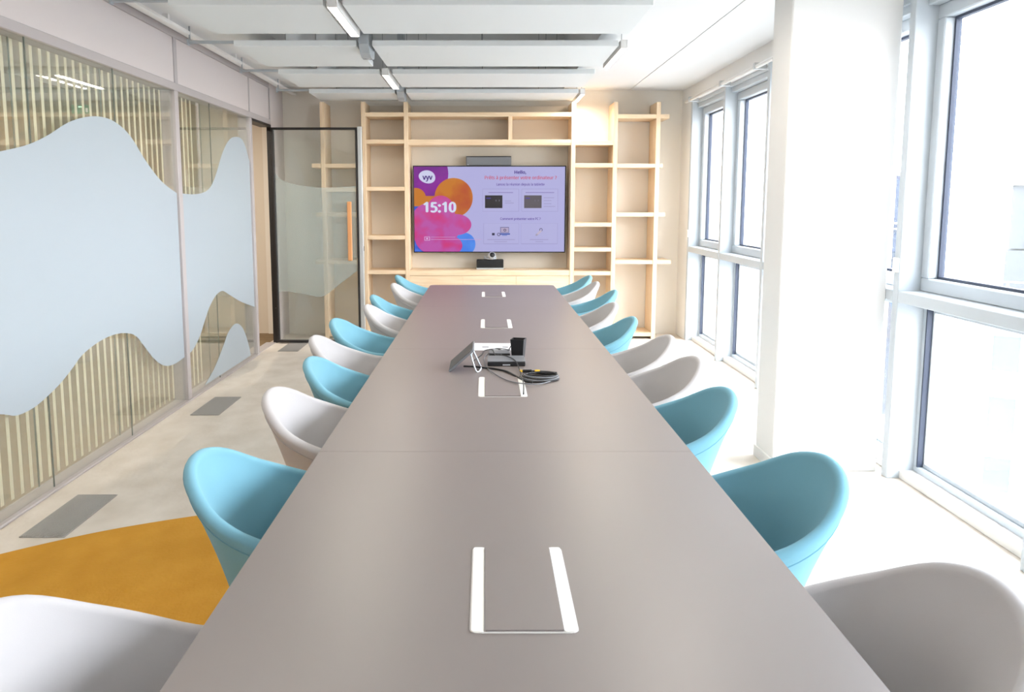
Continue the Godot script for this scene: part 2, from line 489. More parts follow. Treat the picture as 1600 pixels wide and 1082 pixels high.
# ---------------------------------------------------------------- windows
func build_windows() -> void:
	var posts := [9.06, 7.84, 6.63, 5.42, 4.44, 3.23, 2.02, 0.81, -0.4, -1.61]
	var words := ["beside the bookcase wall", "second from the bookcase wall", "third from the bookcase wall", "narrow, partly behind the pillar", "first past the pillar", "second past the pillar", "third past the pillar", "fourth past the pillar", "fifth past the pillar"]
	for k in posts.size():
		var p := struct("trim_%d" % (k + 2), Vector3(0, 0, -posts[k]), "pale grey aluminium window post number %d from the bookcase wall" % (k + 1), "window post")
		slab(p, "post", Vector3(2.2, 0.0, 0.03), Vector3(2.36, 2.58, -0.03), M.window_frame, 0.004)
		if k in [0, 4]:
			slab(p, "switch_box", Vector3(2.188, 1.13, 0.028), Vector3(2.2, 1.21, -0.028), M.socket_white, 0.004, "white sensor box")
	for k in posts.size() - 1:
		var a: float = posts[k] - 0.03
		var b: float = posts[k + 1] + 0.03
		var mid := -(a + b) / 2
		var w := a - b
		var o := struct("window_%d" % (k + 1), Vector3(0, 0, mid), "tall window with opening upper sash, " + words[k], "window")
		slab(o, "frame_head", Vector3(2.26, 2.5, w / 2), Vector3(2.42, 2.58, -w / 2), M.window_frame, 0.003)
		slab(o, "blind_slot", Vector3(2.24, 2.545, w / 2), Vector3(2.26, 2.58, -w / 2), M.window_frame, 0.003)
		slab(o, "middle_rail", Vector3(2.2, 0.972, w / 2), Vector3(2.42, 1.034, -w / 2), M.window_frame, 0.004)
		var sash := part(o, "sash", ring(w, 1.466, 0.07, 0.07, 0, 0.006), M.window_frame, Vector3(2.35, 1.767, 0))
		part(sash, "gasket", ring(w - 0.14, 1.326, 0.014, 0.03, 0, 0.0), M.gasket, Vector3(0.03, 0, 0))
		part(sash, "pane", box(Vector3(0.006, 1.31, w - 0.16)), M.glass, Vector3(0.034, 0, 0))
		if k in [0, 1, 4, 5]:
			var hd := part(sash, "handle", box(Vector3(0.012, 0.06, 0.026), 0.003), M.socket_white, Vector3(-0.041, -0.5, w / 2 - 0.035))
			part(hd, "lever", box(Vector3(0.012, 0.13, 0.02), 0.004), M.socket_white, Vector3(-0.02, -0.05, 0))
		part(o, "lower_surround", ring(w, 0.927, 0.03, 0.05, 0, 0.002), M.window_frame, Vector3(2.37, 0.5085, 0))
		for e in [-1.0, 1.0]: slab(o, "lower_gasket", Vector3(2.345, 0.075, e * (w / 2 - 0.03)), Vector3(2.375, 0.942, e * (w / 2 - 0.042)), M.gasket)
		part(o, "lower_frame", ring(w - 0.06, 0.867, 0.022, 0.03, 0, 0.002), M.window_frame, Vector3(2.39, 0.5085, 0))
		part(o, "lower_pane", box(Vector3(0.006, 0.85, w - 0.07)), M.glass, Vector3(2.385, 0.5085, 0))
	var rail := thing("blind_rail", Vector3.ZERO, "thin white rail with brackets above the far windows", "rail")
	part(rail, "rod", tube(PackedVector3Array([Vector3(2.12, 2.555, -8.98), Vector3(2.12, 2.555, -4.86)]), 0.016, 10), M.white_paint)
	for z in [-8.8, -7.66, -6.7, -5.6]:
		slab(rail, "bracket", Vector3(2.1, 2.535, z + 0.02), Vector3(2.2, 2.585, z - 0.02), M.alu, 0.004)

# ---------------------------------------------------------------- ceiling panels, lights
func build_ceiling_panels() -> void:
	var rows := [[8.62, 9.27], [7.36, 8.2], [6.08, 6.97], [4.85, 5.65], [3.59, 4.39], [2.33, 3.13]]
	var row_words := ["nearest the bookcase", "second from the bookcase", "third from the bookcase", "fourth from the bookcase", "fifth from the bookcase", "sixth from the bookcase"]
	for k in rows.size():
		var a: float = rows[k][0]
		var b: float = rows[k][1]
		for side in 2:
			var x0 := -1.78 if side == 0 else -0.80
			var x1 := -0.91 if side == 0 else 0.945
			var cx := (x0 + x1) / 2
			var o := thing("ceiling_panel", Vector3(cx, 2.6, -(a + b) / 2), "%s white hanging acoustic panel, row %s" % ["short" if side == 0 else "long", row_words[k]], "ceiling panel", "hanging acoustic panels")
			slab(o, "board", Vector3(x0 - cx, 0, (b - a) / 2), Vector3(x1 - cx, 0.042, -(b - a) / 2), M.panel_felt, 0.003)
			for s in ([-0.25, 0.25] if side == 0 else [-0.7, -0.1, 0.5]):
				slab(o, "hanger_wire", Vector3(s - 0.002, 0.042, -(b - a) / 2 + 0.1), Vector3(s + 0.002, TOP + 1.0 - 2.6, -(b - a) / 2 + 0.096), M.steel)
		var rod := thing("support_rail", Vector3(0, 2.62, -a - 0.02), "thin grey rail from partition wall to panel row " + row_words[k], "rail", "panel support rails")
		slab(rod, "bar", Vector3(-2.1, 0, 0.012), Vector3(-1.78, 0.02, -0.012), M.grey_metal, 0.002)
		slab(rod, "end_plate", Vector3(-2.112, -0.012, 0.02), Vector3(-2.1, 0.03, -0.02), M.grey_metal, 0.002)
		slab(rod, "drop_rod", Vector3(-2.1, 0.02, 0.005), Vector3(-2.09, TOP - 2.62, -0.005), M.grey_metal)
		# fittings in the slot between the two panels
		if k in [1, 3, 5]:
			led_bar(Vector3(-0.857, 2.585, -(a + b) / 2), 0.062, b - a + 0.04, "linear ceiling light in the slot of panel row " + row_words[k])
		else:
			var s := thing("ceiling_sensor", Vector3(-0.857, 2.54, -a - 0.16), "small grey tapered ceiling fitting in panel row " + row_words[k], "ceiling fitting", "grey ceiling fittings")
			var poly := PackedVector2Array([Vector2(-0.19, 0.13), Vector2(-0.19, 0.07), Vector2(-0.12, 0.02), Vector2(-0.05, 0), Vector2(0.05, 0), Vector2(0.13, 0.02), Vector2(0.16, 0.07), Vector2(0.16, 0.13)])
			part(s, "housing", plate(poly, 0.07, func(u, v, t): return Vector3(t - 0.035, v, -u)), M.grey_metal)
			part(s, "lens", lathe([Vector2(0, -0.006), Vector2(0.018, -0.004), Vector2(0.024, 0.004)], 16), M.silver_plastic)
			slab(s, "mount", Vector3(-0.03, 0.13, 0.1), Vector3(0.03, TOP + 1.0 - 2.54, -0.1), M.grey_metal, 0.002)
		if k in [0, 2, 4]:
			led_bar(Vector3(0.985, 2.585, -(a + b) / 2), 0.05, b - a, "white linear light at the window end of panel row " + row_words[k])
	var tr := thing("ceiling_track", Vector3.ZERO, "white ceiling track running along the partition wall", "track")
	slab(tr, "track_profile", Vector3(-2.14, 2.68, FRONT - 0.2), Vector3(-2.09, 2.705, BACK + 0.05), M.white_paint, 0.004)
	for k in 6:
		slab(tr, "clip", Vector3(-2.135, 2.705, -1.2 - 1.5 * k), Vector3(-2.095, TOP, -1.23 - 1.5 * k), M.white_paint)

func led_bar(at: Vector3, w: float, l: float, label: String, energy := 1.2) -> void:
	var o := thing("ceiling_light", at, label, "ceiling light", "linear ceiling lights")
	var st := start()
	for s in [-1.0, 1.0]: add_cbox(st, Vector3(s * (w / 2 - 0.004), 0.03, 0), Vector3(0.008, 0.06, l), 0.002)
	add_cbox(st, Vector3(0, 0.055, 0), Vector3(w - 0.016, 0.01, l), 0.0)
	for s in [-1.0, 1.0]: add_cbox(st, Vector3(0, 0.025, s * (l / 2 - 0.003)), Vector3(w - 0.016, 0.05, 0.006), 0.0)
	part(o, "housing", done(st), M.white_paint)
	slab(o, "diffuser", Vector3(-w / 2 + 0.008, 0.004, l / 2 - 0.006), Vector3(w / 2 - 0.008, 0.012, -l / 2 + 0.006), M.led_diffuser)
	for s in [-0.35, 0.35]: slab(o, "hanger_wire", Vector3(-0.002, 0.06, s * l + 0.002), Vector3(0.002, TOP - at.y, s * l - 0.002), M.steel)
	var a := AreaLight3D.new()
	a.name = "light"
	a.area_size = Vector2(w - 0.018, l - 0.014)
	a.light_color = rgb8(255, 246, 232)
	a.light_energy = energy
	a.shadow_enabled = true
	a.area_range = 14.0
	o.add_child(a)
	a.position = Vector3(0, 0.002, 0)
	a.rotation = Vector3(-PI / 2, 0, 0)

# ---------------------------------------------------------------- corridor beyond the partition
func build_corridor() -> void:
	solid("floor_corridor", box(Vector3(2.4, 0.2, 12.0)), M.corridor_carpet, Vector3(-3.53, -0.101, -3.75), "brown corridor floor beyond the glass partition", "floor", "structure")
	solid("ceiling_corridor", box(Vector3(2.4, 0.1, 12.0)), M.ceiling_paint, Vector3(-3.53, 2.8, -3.75), "white corridor ceiling beyond the glass partition", "ceiling", "structure")
	solid("wall_corridor", box(Vector3(0.15, 2.9, 12.0)), M.wood_wall, Vector3(-4.7, 1.35, -3.75), "brown wood clad corridor wall seen through the partition", "wall", "structure")
	solid("wall_corridor_end", box(Vector3(0.9, 2.9, 0.15)), M.beige_paint, Vector3(-2.76, 1.35, -9.6), "plain beige corridor wall seen through the doorway", "wall", "structure")
	solid("wall_corridor_end", box(Vector3(1.5, 2.9, 0.15)), M.wood_wall, Vector3(-4.0, 1.35, -9.62), "brown wood clad wall closing the corridor", "wall", "structure")
	solid("wall_corridor_front", box(Vector3(2.4, 2.9, 0.15)), M.beige_paint, Vector3(-3.53, 1.35, 2.2), "beige wall at the other corridor end", "wall", "structure")
	for z in [-1.0, -4.6, -7.6]:
		led_bar(Vector3(-3.2, 2.64, z), 0.07, 1.4, "corridor light strip beyond the partition, %s" % {-1.0: "first", -4.6: "second", -7.6: "by the doorway"}[z], 5.0)
	var s := thing("exit_sign", Vector3(-3.94, 2.36, -8.3), "small green exit sign hanging in the corridor", "sign")
	slab(s, "panel", Vector3(-0.09, 0, 0.012), Vector3(0.09, 0.085, -0.012), M.green_sign, 0.003)
	slab(s, "hanger", Vector3(-0.004, 0.085, 0.004), Vector3(0.004, 0.39, -0.004), M.steel)
	part(s, "lamp", box(Vector3(0.04, 0.014, 0.004), 0.001), M.sign_light, Vector3(0.0, 0.066, 0.014))
	part(s, "door_symbol", box(Vector3(0.022, 0.04, 0.002)), M.paper, Vector3(0.06, 0.035, 0.013))
	part(s, "running_figure", plate(PackedVector2Array([Vector2(-0.012, 0), Vector2(-0.004, 0.016), Vector2(-0.01, 0.03), Vector2(0.006, 0.034), Vector2(0.012, 0.026), Vector2(0.004, 0.018), Vector2(0.012, 0.004), Vector2(0.004, 0.01)]), 0.002, func(u, v, t): return Vector3(u - 0.045, v + 0.018, 0.0125 + t)), M.paper)

# ---------------------------------------------------------------- outside
func build_outside() -> void:
	solid("ground", box(Vector3(260, 0.5, 300)), M.street, Vector3(133, -14.25, -60), "pale street level far below the windows", "ground", "structure")
	# each building stands at its near left corner and looks towards the room
	var a := thing("concrete_building", Vector3(13.75, -14, -22), "grey concrete block building across the street", "building", "", -0.558)
	slab(a, "lower_wall", Vector3(0, 0, 0), Vector3(12, 14.25, -8), M.concrete)
	slab(a, "upper_wall", Vector3(0.06, 14.3, -0.06), Vector3(12, 15.95, -8), M.concrete)
	slab(a, "roof_cap", Vector3(-0.05, 15.95, 0.05), Vector3(12.05, 16.05, -8.05), M.pale_render)
	for x in [0.4, 1.0, 1.6, 2.2]:
		slab(a, "vertical_joint", Vector3(x, 14.3, -0.03), Vector3(x + 0.05, 15.95, -0.1), M.blue_grey_clad)
	var b := thing("white_tower", Vector3(23.9, -14, -38), "white tower with rows of small windows behind concrete block", "building", "", -0.561)
	slab(b, "wall", Vector3(0, 0, 0), Vector3(11, 19.0, -10), M.pale_render)
	for r in 5:
		for k in 3:
			var w := part(b, "window", ring(0.8, 0.5, 0.06, 0.06, 2, 0.0), M.pale_render, Vector3(0.8 + k * 1.2, 18.0 - r * 0.66, 0.02))
			part(w, "window_pane", box(Vector3(0.68, 0.38, 0.02)), M.far_glass, Vector3(0, 0, -0.005))
	var c := thing("low_building", Vector3(12.0, -14, -20), "pale low building with terrace railing and windows", "building", "", -0.54)
	slab(c, "wall", Vector3(0, 0, 0), Vector3(9, 12.9, -1.6), M.pale_render)
	slab(c, "terrace_slab", Vector3(-0.2, 12.9, 0.3), Vector3(9, 13.05, -1.6), M.pale_render)
	for k in 8:
		slab(c, "railing_post", Vector3(-0.1 + k * 0.6, 13.05, 0.25), Vector3(-0.06 + k * 0.6, 13.65, 0.2), M.white_paint)
	for y in [13.25, 13.45, 13.63]: slab(c, "railing_bar", Vector3(-0.1, y, 0.24), Vector3(9, y + 0.03, 0.21), M.white_paint)
	for r in 4:
		for k in 3:
			var w := part(c, "window", ring(0.7, 1.0, 0.07, 0.08, 2, 0.0), M.white_paint, Vector3(0.6 + k * 1.1, 11.9 - r * 1.5, 0.02))
			part(w, "window_pane", box(Vector3(0.56, 0.86, 0.02)), M.far_glass, Vector3(0, 0, 0.0))
	var d := thing("blue_grey_building", Vector3(29.3, -14, -60), "narrow blue grey building far down the street", "building", "", -0.454)
	slab(d, "wall", Vector3(0, 0, 0), Vector3(2.6, 17.4, -3), M.blue_grey_clad)
	slab(d, "roof_band", Vector3(-0.05, 17.4, 0.05), Vector3(2.6, 17.7, -3), M.pale_render)
	for k in 2: slab(d, "window", Vector3(0.3 + k * 0.9, 16.0, 0.03), Vector3(0.8 + k * 0.9, 17.0, -0.02), M.far_glass)
	for y in [13.6, 14.0]: slab(d, "balcony_bar", Vector3(-0.1, y, 0.3), Vector3(2.6, y + 0.1, 0.2), M.white_paint)
	var t := thing("balcony_tower", Vector3(36.2, -14, -72), "distant pale tower with orange balconies", "building", "", -0.466)
	slab(t, "wall", Vector3(0, 0, 0), Vector3(3, 22.5, -4), M.pale_render)
	for k in 5: slab(t, "balcony", Vector3(0.1, 18.2 + k * 0.62, 0.5), Vector3(1.1, 18.6 + k * 0.62, 0), M.orange_render)

# ---------------------------------------------------------------- bookcase
const SF := -9.12   # front of the shelves

func build_bookcase() -> void:
	var o := thing("bookcase", Vector3(0, 0, SF), "pale wood bookcase of open shelves around the wall screen", "bookcase")
	var deep := -0.37
	var ux := {"a": -1.75, "b": -1.309, "c": -0.851, "d": 0.951, "e": 1.403, "f": 1.861}
	var t := 0.023
	for k in ux:
		slab(o, "upright", Vector3(ux[k] - t, 0, 0.004), Vector3(ux[k] + t, 2.57, deep), M.wood_up, 0.002)
	var bay := func(x0: float, x1: float, ys: Array):
		for y in ys:
			slab(o, "shelf", Vector3(x0, y - 0.022, 0), Vector3(x1, y + 0.022, deep), M.wood_flat, 0.002)
	bay.call(ux.b + t, ux.c - t, [2.44, 2.154, 1.65, 1.122, 0.742, 0.03])
	bay.call(ux.c + t, ux.d - t, [2.44, 2.154])
	bay.call(ux.d + t, ux.e - t, [2.139, 1.902, 1.262, 0.991, 0.73, 0.03])
	bay.call(ux.e + t, ux.f - t, [2.42, 1.898, 1.372, 0.853, 0.05])
	bay.call(ux.a + t, ux.b - t, [1.898, 1.64, 1.372, 0.853, 0.05])
	# shelf ends that run on past the outer uprights
	for e in [[2.42, 1.979], [1.898, 1.922], [1.372, 1.96], [0.853, 2.04]]:
		slab(o, "shelf_end", Vector3(ux.f + t, e[0] - 0.022, 0), Vector3(e[1], e[0] + 0.022, deep), M.wood_flat, 0.002)
	for e in [[1.898, -1.875], [1.372, -1.84], [0.853, -1.86]]:
		slab(o, "shelf_end", Vector3(e[1], e[0] - 0.022, 0), Vector3(ux.a - t, e[0] + 0.022, deep), M.wood_flat, 0.002)
	slab(o, "divider", Vector3(0.25, 2.176, 0), Vector3(0.292, 2.418, deep), M.wood_up, 0.002)
	slab(o, "counter", Vector3(ux.c + t, 0.705, 0.0), Vector3(ux.d - t, 0.763, deep), M.wood_flat, 0.003)
	slab(o, "niche_back", Vector3(ux.c + t, 0.763, deep + 0.03), Vector3(ux.d - t, 2.13, deep), M.beige_paint)
	for b in [["b", "c", 0.0, 2.57], ["c", "d", 2.176, 2.57], ["d", "e", 0.0, 2.139]]:
		slab(o, "back_panel", Vector3(ux[b[0]] + t, b[2], deep + 0.006), Vector3(ux[b[1]] - t, b[3], deep), M.beige_paint)
	slab(o, "niche_trim", Vector3(ux.c + t, 2.118, -0.004), Vector3(ux.d - t, 2.132, deep), M.wood_flat)
	# cupboards under the screen
	slab(o, "plinth", Vector3(ux.c + t, 0, -0.03), Vector3(ux.d - t, 0.07, deep), M.wood_flat)
	var xs := [ux.c + t, -0.246, 0.338, ux.d - t]
	for k in 3:
		slab(o, "cupboard_door", Vector3(xs[k] + 0.0015, 0.073, -0.002), Vector3(xs[k + 1] - 0.0015, 0.702, -0.022), M.wood_flat, 0.001)
	slab(o, "cupboard_body", Vector3(ux.c + t, 0.073, -0.026), Vector3(ux.d - t, 0.702, deep), M.wood_flat)

# ---------------------------------------------------------------- screen
func inside(x: float, y: float, cx: float, cy: float, rx: float, ry: float) -> bool:
	var dx := (x - cx) / rx
	var dy := (y - cy) / ry
	return dx * dx + dy * dy < 1.0

func screen_picture() -> ImageTexture:
	# the art on the left of the screen, in units of the zoomed photograph: 983 to the height of the picture
	var w := 1042
	var h := 588
	var im := Image.create(w, h, false, Image.FORMAT_RGB8)
	var n := FastNoiseLite.new()
	n.seed = 4
	n.frequency = 0.0035
	n.fractal_octaves = 3
	var back := rgb8(184, 182, 232)
	im.fill(back)
	var k := 983.0 / h
	for py in h:
		for px in int(760 / k):
			var x := px * k + 62.0
			var y := py * k + 45.0
			var v := n.get_noise_2d(x, y)
			var c := back
			if inside(x, y, 235, 130, 225, 260) or (x < 235 and y < 330): c = rgb8(140, 6, 156).lerp(rgb8(112, 4, 140), clampf(v + 0.4, 0, 1))
			if inside(x, y, 520, 402, 220, 224) or inside(x, y, 85, 410, 118, 120) or (x < 460 and y > 382 and y < 560): c = rgb8(206, 122, 14).lerp(rgb8(188, 78, 22), clampf(v * 0.9 + (x - 380) / 600.0, 0, 1))
			if x < 120 and y > 500 and y < 600: c = rgb8(36, 84, 214)
			if inside(x, y, 640, 935, 130, 132): c = rgb8(84, 152, 250).lerp(rgb8(70, 132, 240), clampf(v + 0.5, 0, 1))
			if x < 260 and y > 880: c = rgb8(34, 60, 190).lerp(rgb8(70, 120, 235), clampf(v * 2 + 0.3, 0, 1))
			var pink: bool = inside(x, y, 370, 560, 165, 182) or inside(x, y, 250, 720, 240, 260) or inside(x, y, 545, 710, 178, 122) or inside(x, y, 470, 950, 148, 112) or inside(x, y, 280, 860, 210, 190) or inside(x, y, 400, 790, 180, 120)
			if pink: c = rgb8(196, 84, 176).lerp(rgb8(214, 44, 128), clampf(v * 1.3 + 0.25, 0, 1))
			var lx := x - 220.0
			if inside(x, y, 220 + 4 * sin(y * 0.03), 165 + lx * 0.08, 95, 74): c = rgb8(214, 216, 246)
			im.set_pixel(px, py, c)
	# panels on the right, laid out in photograph pixels on a screen 233 by 131.5
	var q := h / 131.5
	var at := func(x0: float, y0: float, x1: float, y1: float) -> Rect2i:
		return Rect2i(int((x0 - 648.0) * q), int((y0 - 261.0) * q), maxi(1, int((x1 - x0) * q)), maxi(1, int((y1 - y0) * q)))
	var line := rgb8(158, 152, 208)
	for r in [[754, 295.5, 810, 330], [814, 295.5, 870, 330], [755.5, 348, 810, 380], [813.5, 348, 870, 380]]:
		im.fill_rect(at.call(r[0], r[1], r[2], r[3]), line)
		im.fill_rect(at.call(r[0] + 0.4, r[1] + 0.4, r[2] - 0.4, r[3] - 0.4), back.lerp(Color.WHITE, 0.04))
	im.fill_rect(at.call(757.8, 305.5, 784.8, 325), rgb8(32, 26, 34))
	im.fill_rect(at.call(818, 305.5, 845, 325), rgb8(92, 84, 92))
	for r in [[759.5, 309, 767, 310.6], [820, 309, 827, 310.6]]: im.fill_rect(at.call(r[0], r[1], r[2], r[3]), rgb8(80, 60, 160))
	for r in [[774, 312], [779, 312], [834, 312], [839, 312]]: im.fill_rect(at.call(r[0], r[1], r[0] + 1.6, r[1] + 2.5), rgb8(110, 104, 120))
	# lines of print too small to read
	for r in [[763, 300.6, 801], [820, 300.6, 864]]: im.fill_rect(at.call(r[0], r[1], r[2], r[1] + 1.1), rgb8(128, 112, 186))
	for r in [[788, 313.5, 798], [788, 316.5, 802], [848, 308.5, 864], [848, 313, 860], [848, 317.8, 860], [848, 322, 866], [761, 373, 804], [772, 376, 792], [827, 373, 856], [836, 376, 848]]: im.fill_rect(at.call(r[0], r[1], r[2], r[1] + 0.9), rgb8(162, 156, 206))
	for r in [[674, 369.2, 712], [674, 372.6, 752]]: im.fill_rect(at.call(r[0], r[1], r[2], r[1] + 0.8), rgb8(214, 170, 222))
	# pictures of a key, a laptop and a dongle
	im.fill_rect(at.call(768.6, 363.2, 772.8, 367), rgb8(28, 22, 60))
	im.fill_rect(at.call(781.5, 354, 795, 363), rgb8(96, 92, 150))
	im.fill_rect(at.call(782.3, 354.8, 794.2, 362.4), rgb8(186, 172, 204))
	im.fill_rect(at.call(780.5, 363.6, 796.5, 366), rgb8(72, 96, 180))
	im.fill_rect(at.call(784, 366, 792, 367.4), rgb8(120, 140, 210))
	for p in [[779.0, 365.2, 2.5], [844.2, 358, 2.4], [788.3, 358.5, 2.0]]:
		for a in 48:
			for rr in 5:
				var r2: float = p[2] - rr * 0.18
				im.set_pixel(clampi(int((p[0] + cos(TAU * a / 48) * r2 - 648.0) * q), 0, w - 1), clampi(int((p[1] + sin(TAU * a / 48) * r2 - 261.0) * q), 0, h - 1), rgb8(66, 50, 90))
	for i in 60:
		var f := i / 60.0
		im.fill_rect(at.call(836.0 + 7.0 * f, 365.5 - 6.5 * f, 838.6 + 7.0 * f, 367.5 - 6.5 * f), rgb8(168, 160, 186) if f < 0.3 else rgb8(204, 188, 210))
	# outline of the small badge
	im.fill_rect(at.call(664, 368.6, 672.5, 374.8), rgb8(230, 200, 236))
	im.fill_rect(at.call(664.7, 369.3, 671.8, 374.1), rgb8(200, 78, 172))
	im.fill_rect(at.call(667, 370.4, 669.6, 373), rgb8(230, 200, 236))
	return ImageTexture.create_from_image(im)

func lettering(parent: Node, called: String, words: String, cap: float, c: Color, px: float, py: float, wide := 0.0, bold := 600) -> void:
	var font := SystemFont.new()
	font.font_names = PackedStringArray(["Droid Sans"])
	var tm := TextMesh.new()
	tm.font = font
	tm.text = words
	tm.font_size = 64
	tm.depth = 0.0006
	tm.pixel_size = 0.001
	var size := tm.get_aabb().size
	var m := StandardMaterial3D.new()
	m.resource_name = "lettering"
	m.albedo_color = Color(0.02, 0.02, 0.02)
	m.roughness = 0.4
	m.emission_enabled = true
	m.emission = c
	m.emission_energy_multiplier = 0.8
	var s := 1.678 / 233.0
	var k := cap * s / (0.714 * 64 * 0.001)
	# bold strokes: the same letters laid again a hair to each side
	var st := SurfaceTool.new()
	var off := (bold - 400) / 400.0 * 0.0035
	for d in [Vector2(-1, 0), Vector2(1, 0), Vector2(0, 0.6), Vector2(0, -0.6), Vector2.ZERO]:
		st.append_from(tm, 0, Transform3D(Basis(), Vector3(d.x * off, d.y * off, 0.0001 * d.x)))
	var o := part(parent, called, st.commit(), m, Vector3((px - 648.0 - 116.5) * s, (261.0 + 65.75 - py) * s, 0.0016))
	o.scale = Vector3((wide * s / size.x) if wide > 0 else k, k, 1)

func build_screen() -> void:
	var o := thing("wall_screen", Vector3(0.048, 1.4265, -9.3), "large wall screen showing a colourful welcome page", "television")
	slab(o, "casing", Vector3(-0.838, -0.4725, -0.004), Vector3(0.838, 0.4725, -0.06), M.black_plastic, 0.006)
	part(o, "bezel", ring(1.69, 0.958, 0.011, 0.012, 2, 0.002), M.black_plastic, Vector3(0, 0, -0.002))
	slab(o, "wall_bracket", Vector3(-0.3, -0.2, -0.06), Vector3(0.3, 0.2, -0.155), M.black_plastic)
	var m := StandardMaterial3D.new()
	m.resource_name = "screen_picture"
	m.albedo_color = Color(0.02, 0.02, 0.02)
	m.roughness = 0.3
	m.emission_enabled = true
	m.emission = Color.BLACK
	m.emission_texture = screen_picture()
	m.emission_energy_multiplier = 0.8
	var qm := QuadMesh.new()
	qm.size = Vector2(1.678, 0.947)
	var d := part(o, "display", qm, m, Vector3(0, 0, 0.0))
	lettering(d, "clock_text", "15:10", 14.8, rgb8(222, 230, 252), 687.5, 323.5, 48.5, 800)
	lettering(d, "logo_text", "vyv", 7.6, rgb8(70, 16, 130), 669.5, 277.8, 14.8, 700)
	lettering(d, "title_text", "Hello,", 4.6, rgb8(62, 26, 140), 811.7, 270.2, 17.5, 700)
	lettering(d, "title_text", "Prêts à présenter votre ordinateur ?", 5.0, rgb8(206, 84, 110), 812.2, 278.4, 110.0, 560)
	lettering(d, "title_text", "Lancez la réunion depuis la tablette", 3.7, rgb8(84, 44, 160), 812.0, 288.6, 73.5, 520)
	lettering(d, "title_text", "Comment présenter votre PC ?", 3.7, rgb8(84, 44, 160), 812.2, 341.2, 62.0, 520)
	var bar := thing("sound_bar", Vector3(0.039, 1.906, -9.38), "grey box speaker on top of the wall screen", "speaker")
	slab(bar, "body", Vector3(-0.25, 0, 0.06), Vector3(0.25, 0.098, -0.075), M.grey_plastic, 0.006)
	slab(bar, "top_edge", Vector3(-0.25, 0.098, 0.062), Vector3(0.25, 0.104, -0.075), M.black_plastic, 0.002)
	slab(bar, "status_lamp", Vector3(-0.235, 0.008, 0.061), Vector3(-0.22, 0.014, 0.0605), M.silver_plastic)
	# the small conference camera on the counter
	var c := thing("conference_camera", Vector3(0.055, 0.763, -9.3), "silver conference camera on its black base below the screen", "camera")
	slab(c, "base", Vector3(-0.15, 0.018, 0.06), Vector3(0.15, 0.108, -0.06), M.black_plastic, 0.006)
	slab(c, "foot", Vector3(-0.152, 0, 0.065), Vector3(0.152, 0.018, -0.06), M.silver_plastic, 0.004, "pale foot strip")
	part(c, "red_ring", lathe([Vector2(0.0, 0), Vector2(0.026, 0), Vector2(0.026, 0.012), Vector2(0, 0.012)], 20), M.red_plastic, Vector3(0, 0.108, 0))
	for s in [-1.0, 1.0]: slab(c, "fork_arm", Vector3(s * 0.06 - 0.008, 0.112, 0.02), Vector3(s * 0.06 + 0.008, 0.145, -0.02), M.silver_plastic, 0.005)
	part(c, "fork_plate", lathe([Vector2(0, 0), Vector2(0.068, 0), Vector2(0.068, 0.008), Vector2(0, 0.008)], 24), M.silver_plastic, Vector3(0, 0.115, 0))
	var head := part(c, "head", lathe([Vector2(0, -0.06), Vector2(0.032, -0.06), Vector2(0.04, -0.048), Vector2(0.04, 0.05), Vector2(0.03, 0.062), Vector2(0, 0.064)], 24), M.silver_plastic, Vector3(0.01, 0.142, 0.03), Vector3(PI / 2 - 0.35, 0.25, 0))
	part(head, "lens", lathe([Vector2(0, 0.0), Vector2(0.027, 0.0), Vector2(0.029, 0.006), Vector2(0, 0.008)], 20), M.black_plastic, Vector3(0, 0.062, 0))

# ---------------------------------------------------------------- table
const TX0 := -0.51
const TX1 := 0.635
const TY := 0.74

func build_table() -> void:
	var o := thing("conference_table", Vector3(0.0625, 0, -4.2), "long taupe conference table down the middle of the room", "table")
	var hw := (TX1 - TX0) / 2
	var zs := [0.66, 2.484, 4.295, 6.1, 7.72]
	for k in 4:
		var a: float = zs[k] + 0.0008
		var b: float = zs[k + 1] - 0.0008
		var r := [0.05 if k == 0 else 0.0, 0.05 if k == 0 else 0.0, 0.05 if k == 3 else 0.0, 0.05 if k == 3 else 0.0]
		var poly := rounded(-hw, a - 4.2, hw, b - 4.2, r)
		var st := part(o, "tabletop", plate(poly, 0.03, func(u, v, t): return Vector3(u, TY - 0.03 + t, -v)), M.table_top)
		st.set_meta("label", "matt taupe tabletop section")
	for z in [0.95, 2.484, 4.295, 6.1, 7.4]:
		slab(o, "leg", Vector3(-0.22, 0.02, -z + 4.2 + 0.03), Vector3(0.22, TY - 0.03, -z + 4.2 - 0.03), M.table_leg, 0.004)
		slab(o, "foot", Vector3(-0.3, 0.0019, -z + 4.2 + 0.06), Vector3(0.3, 0.02, -z + 4.2 - 0.06), M.table_leg, 0.004)
	slab(o, "cable_tray", Vector3(-0.12, 0.6, 3.2), Vector3(0.12, 0.66, -3.15), M.table_leg, 0.004)
	for z in [1.578, 3.393, 5.208, 6.905]:
		var gx := 0.07 - 0.0625
		var gz: float = -z + 4.2
		var rim := rounded(-0.098, -0.185, 0.098, 0.185, [0.014, 0.014, 0.014, 0.014], 4)
		var s := part(o, "socket_box", plate(rim, 0.0012, func(u, v, t): return Vector3(u, t, v)), M.socket_rim, Vector3(gx, TY, gz), Vector3.ZERO, "flush socket box with white channels")
		slab(s, "lid", Vector3(-0.071, 0.0012, 0.181), Vector3(0.071, 0.005, -0.178), M.table_top, 0.001)
		for d in [-1.0, 1.0]:
			part(s, "cable_channel", plate(rounded(-0.0115, -0.182, 0.0115, 0.182, [0.005, 0.005, 0.005, 0.005], 3), 0.0016, func(u, v, t): return Vector3(u, 0.0012 + t, v)), M.socket_white, Vector3(d * 0.0835, 0, 0), Vector3.ZERO, "white channel beside the lid")

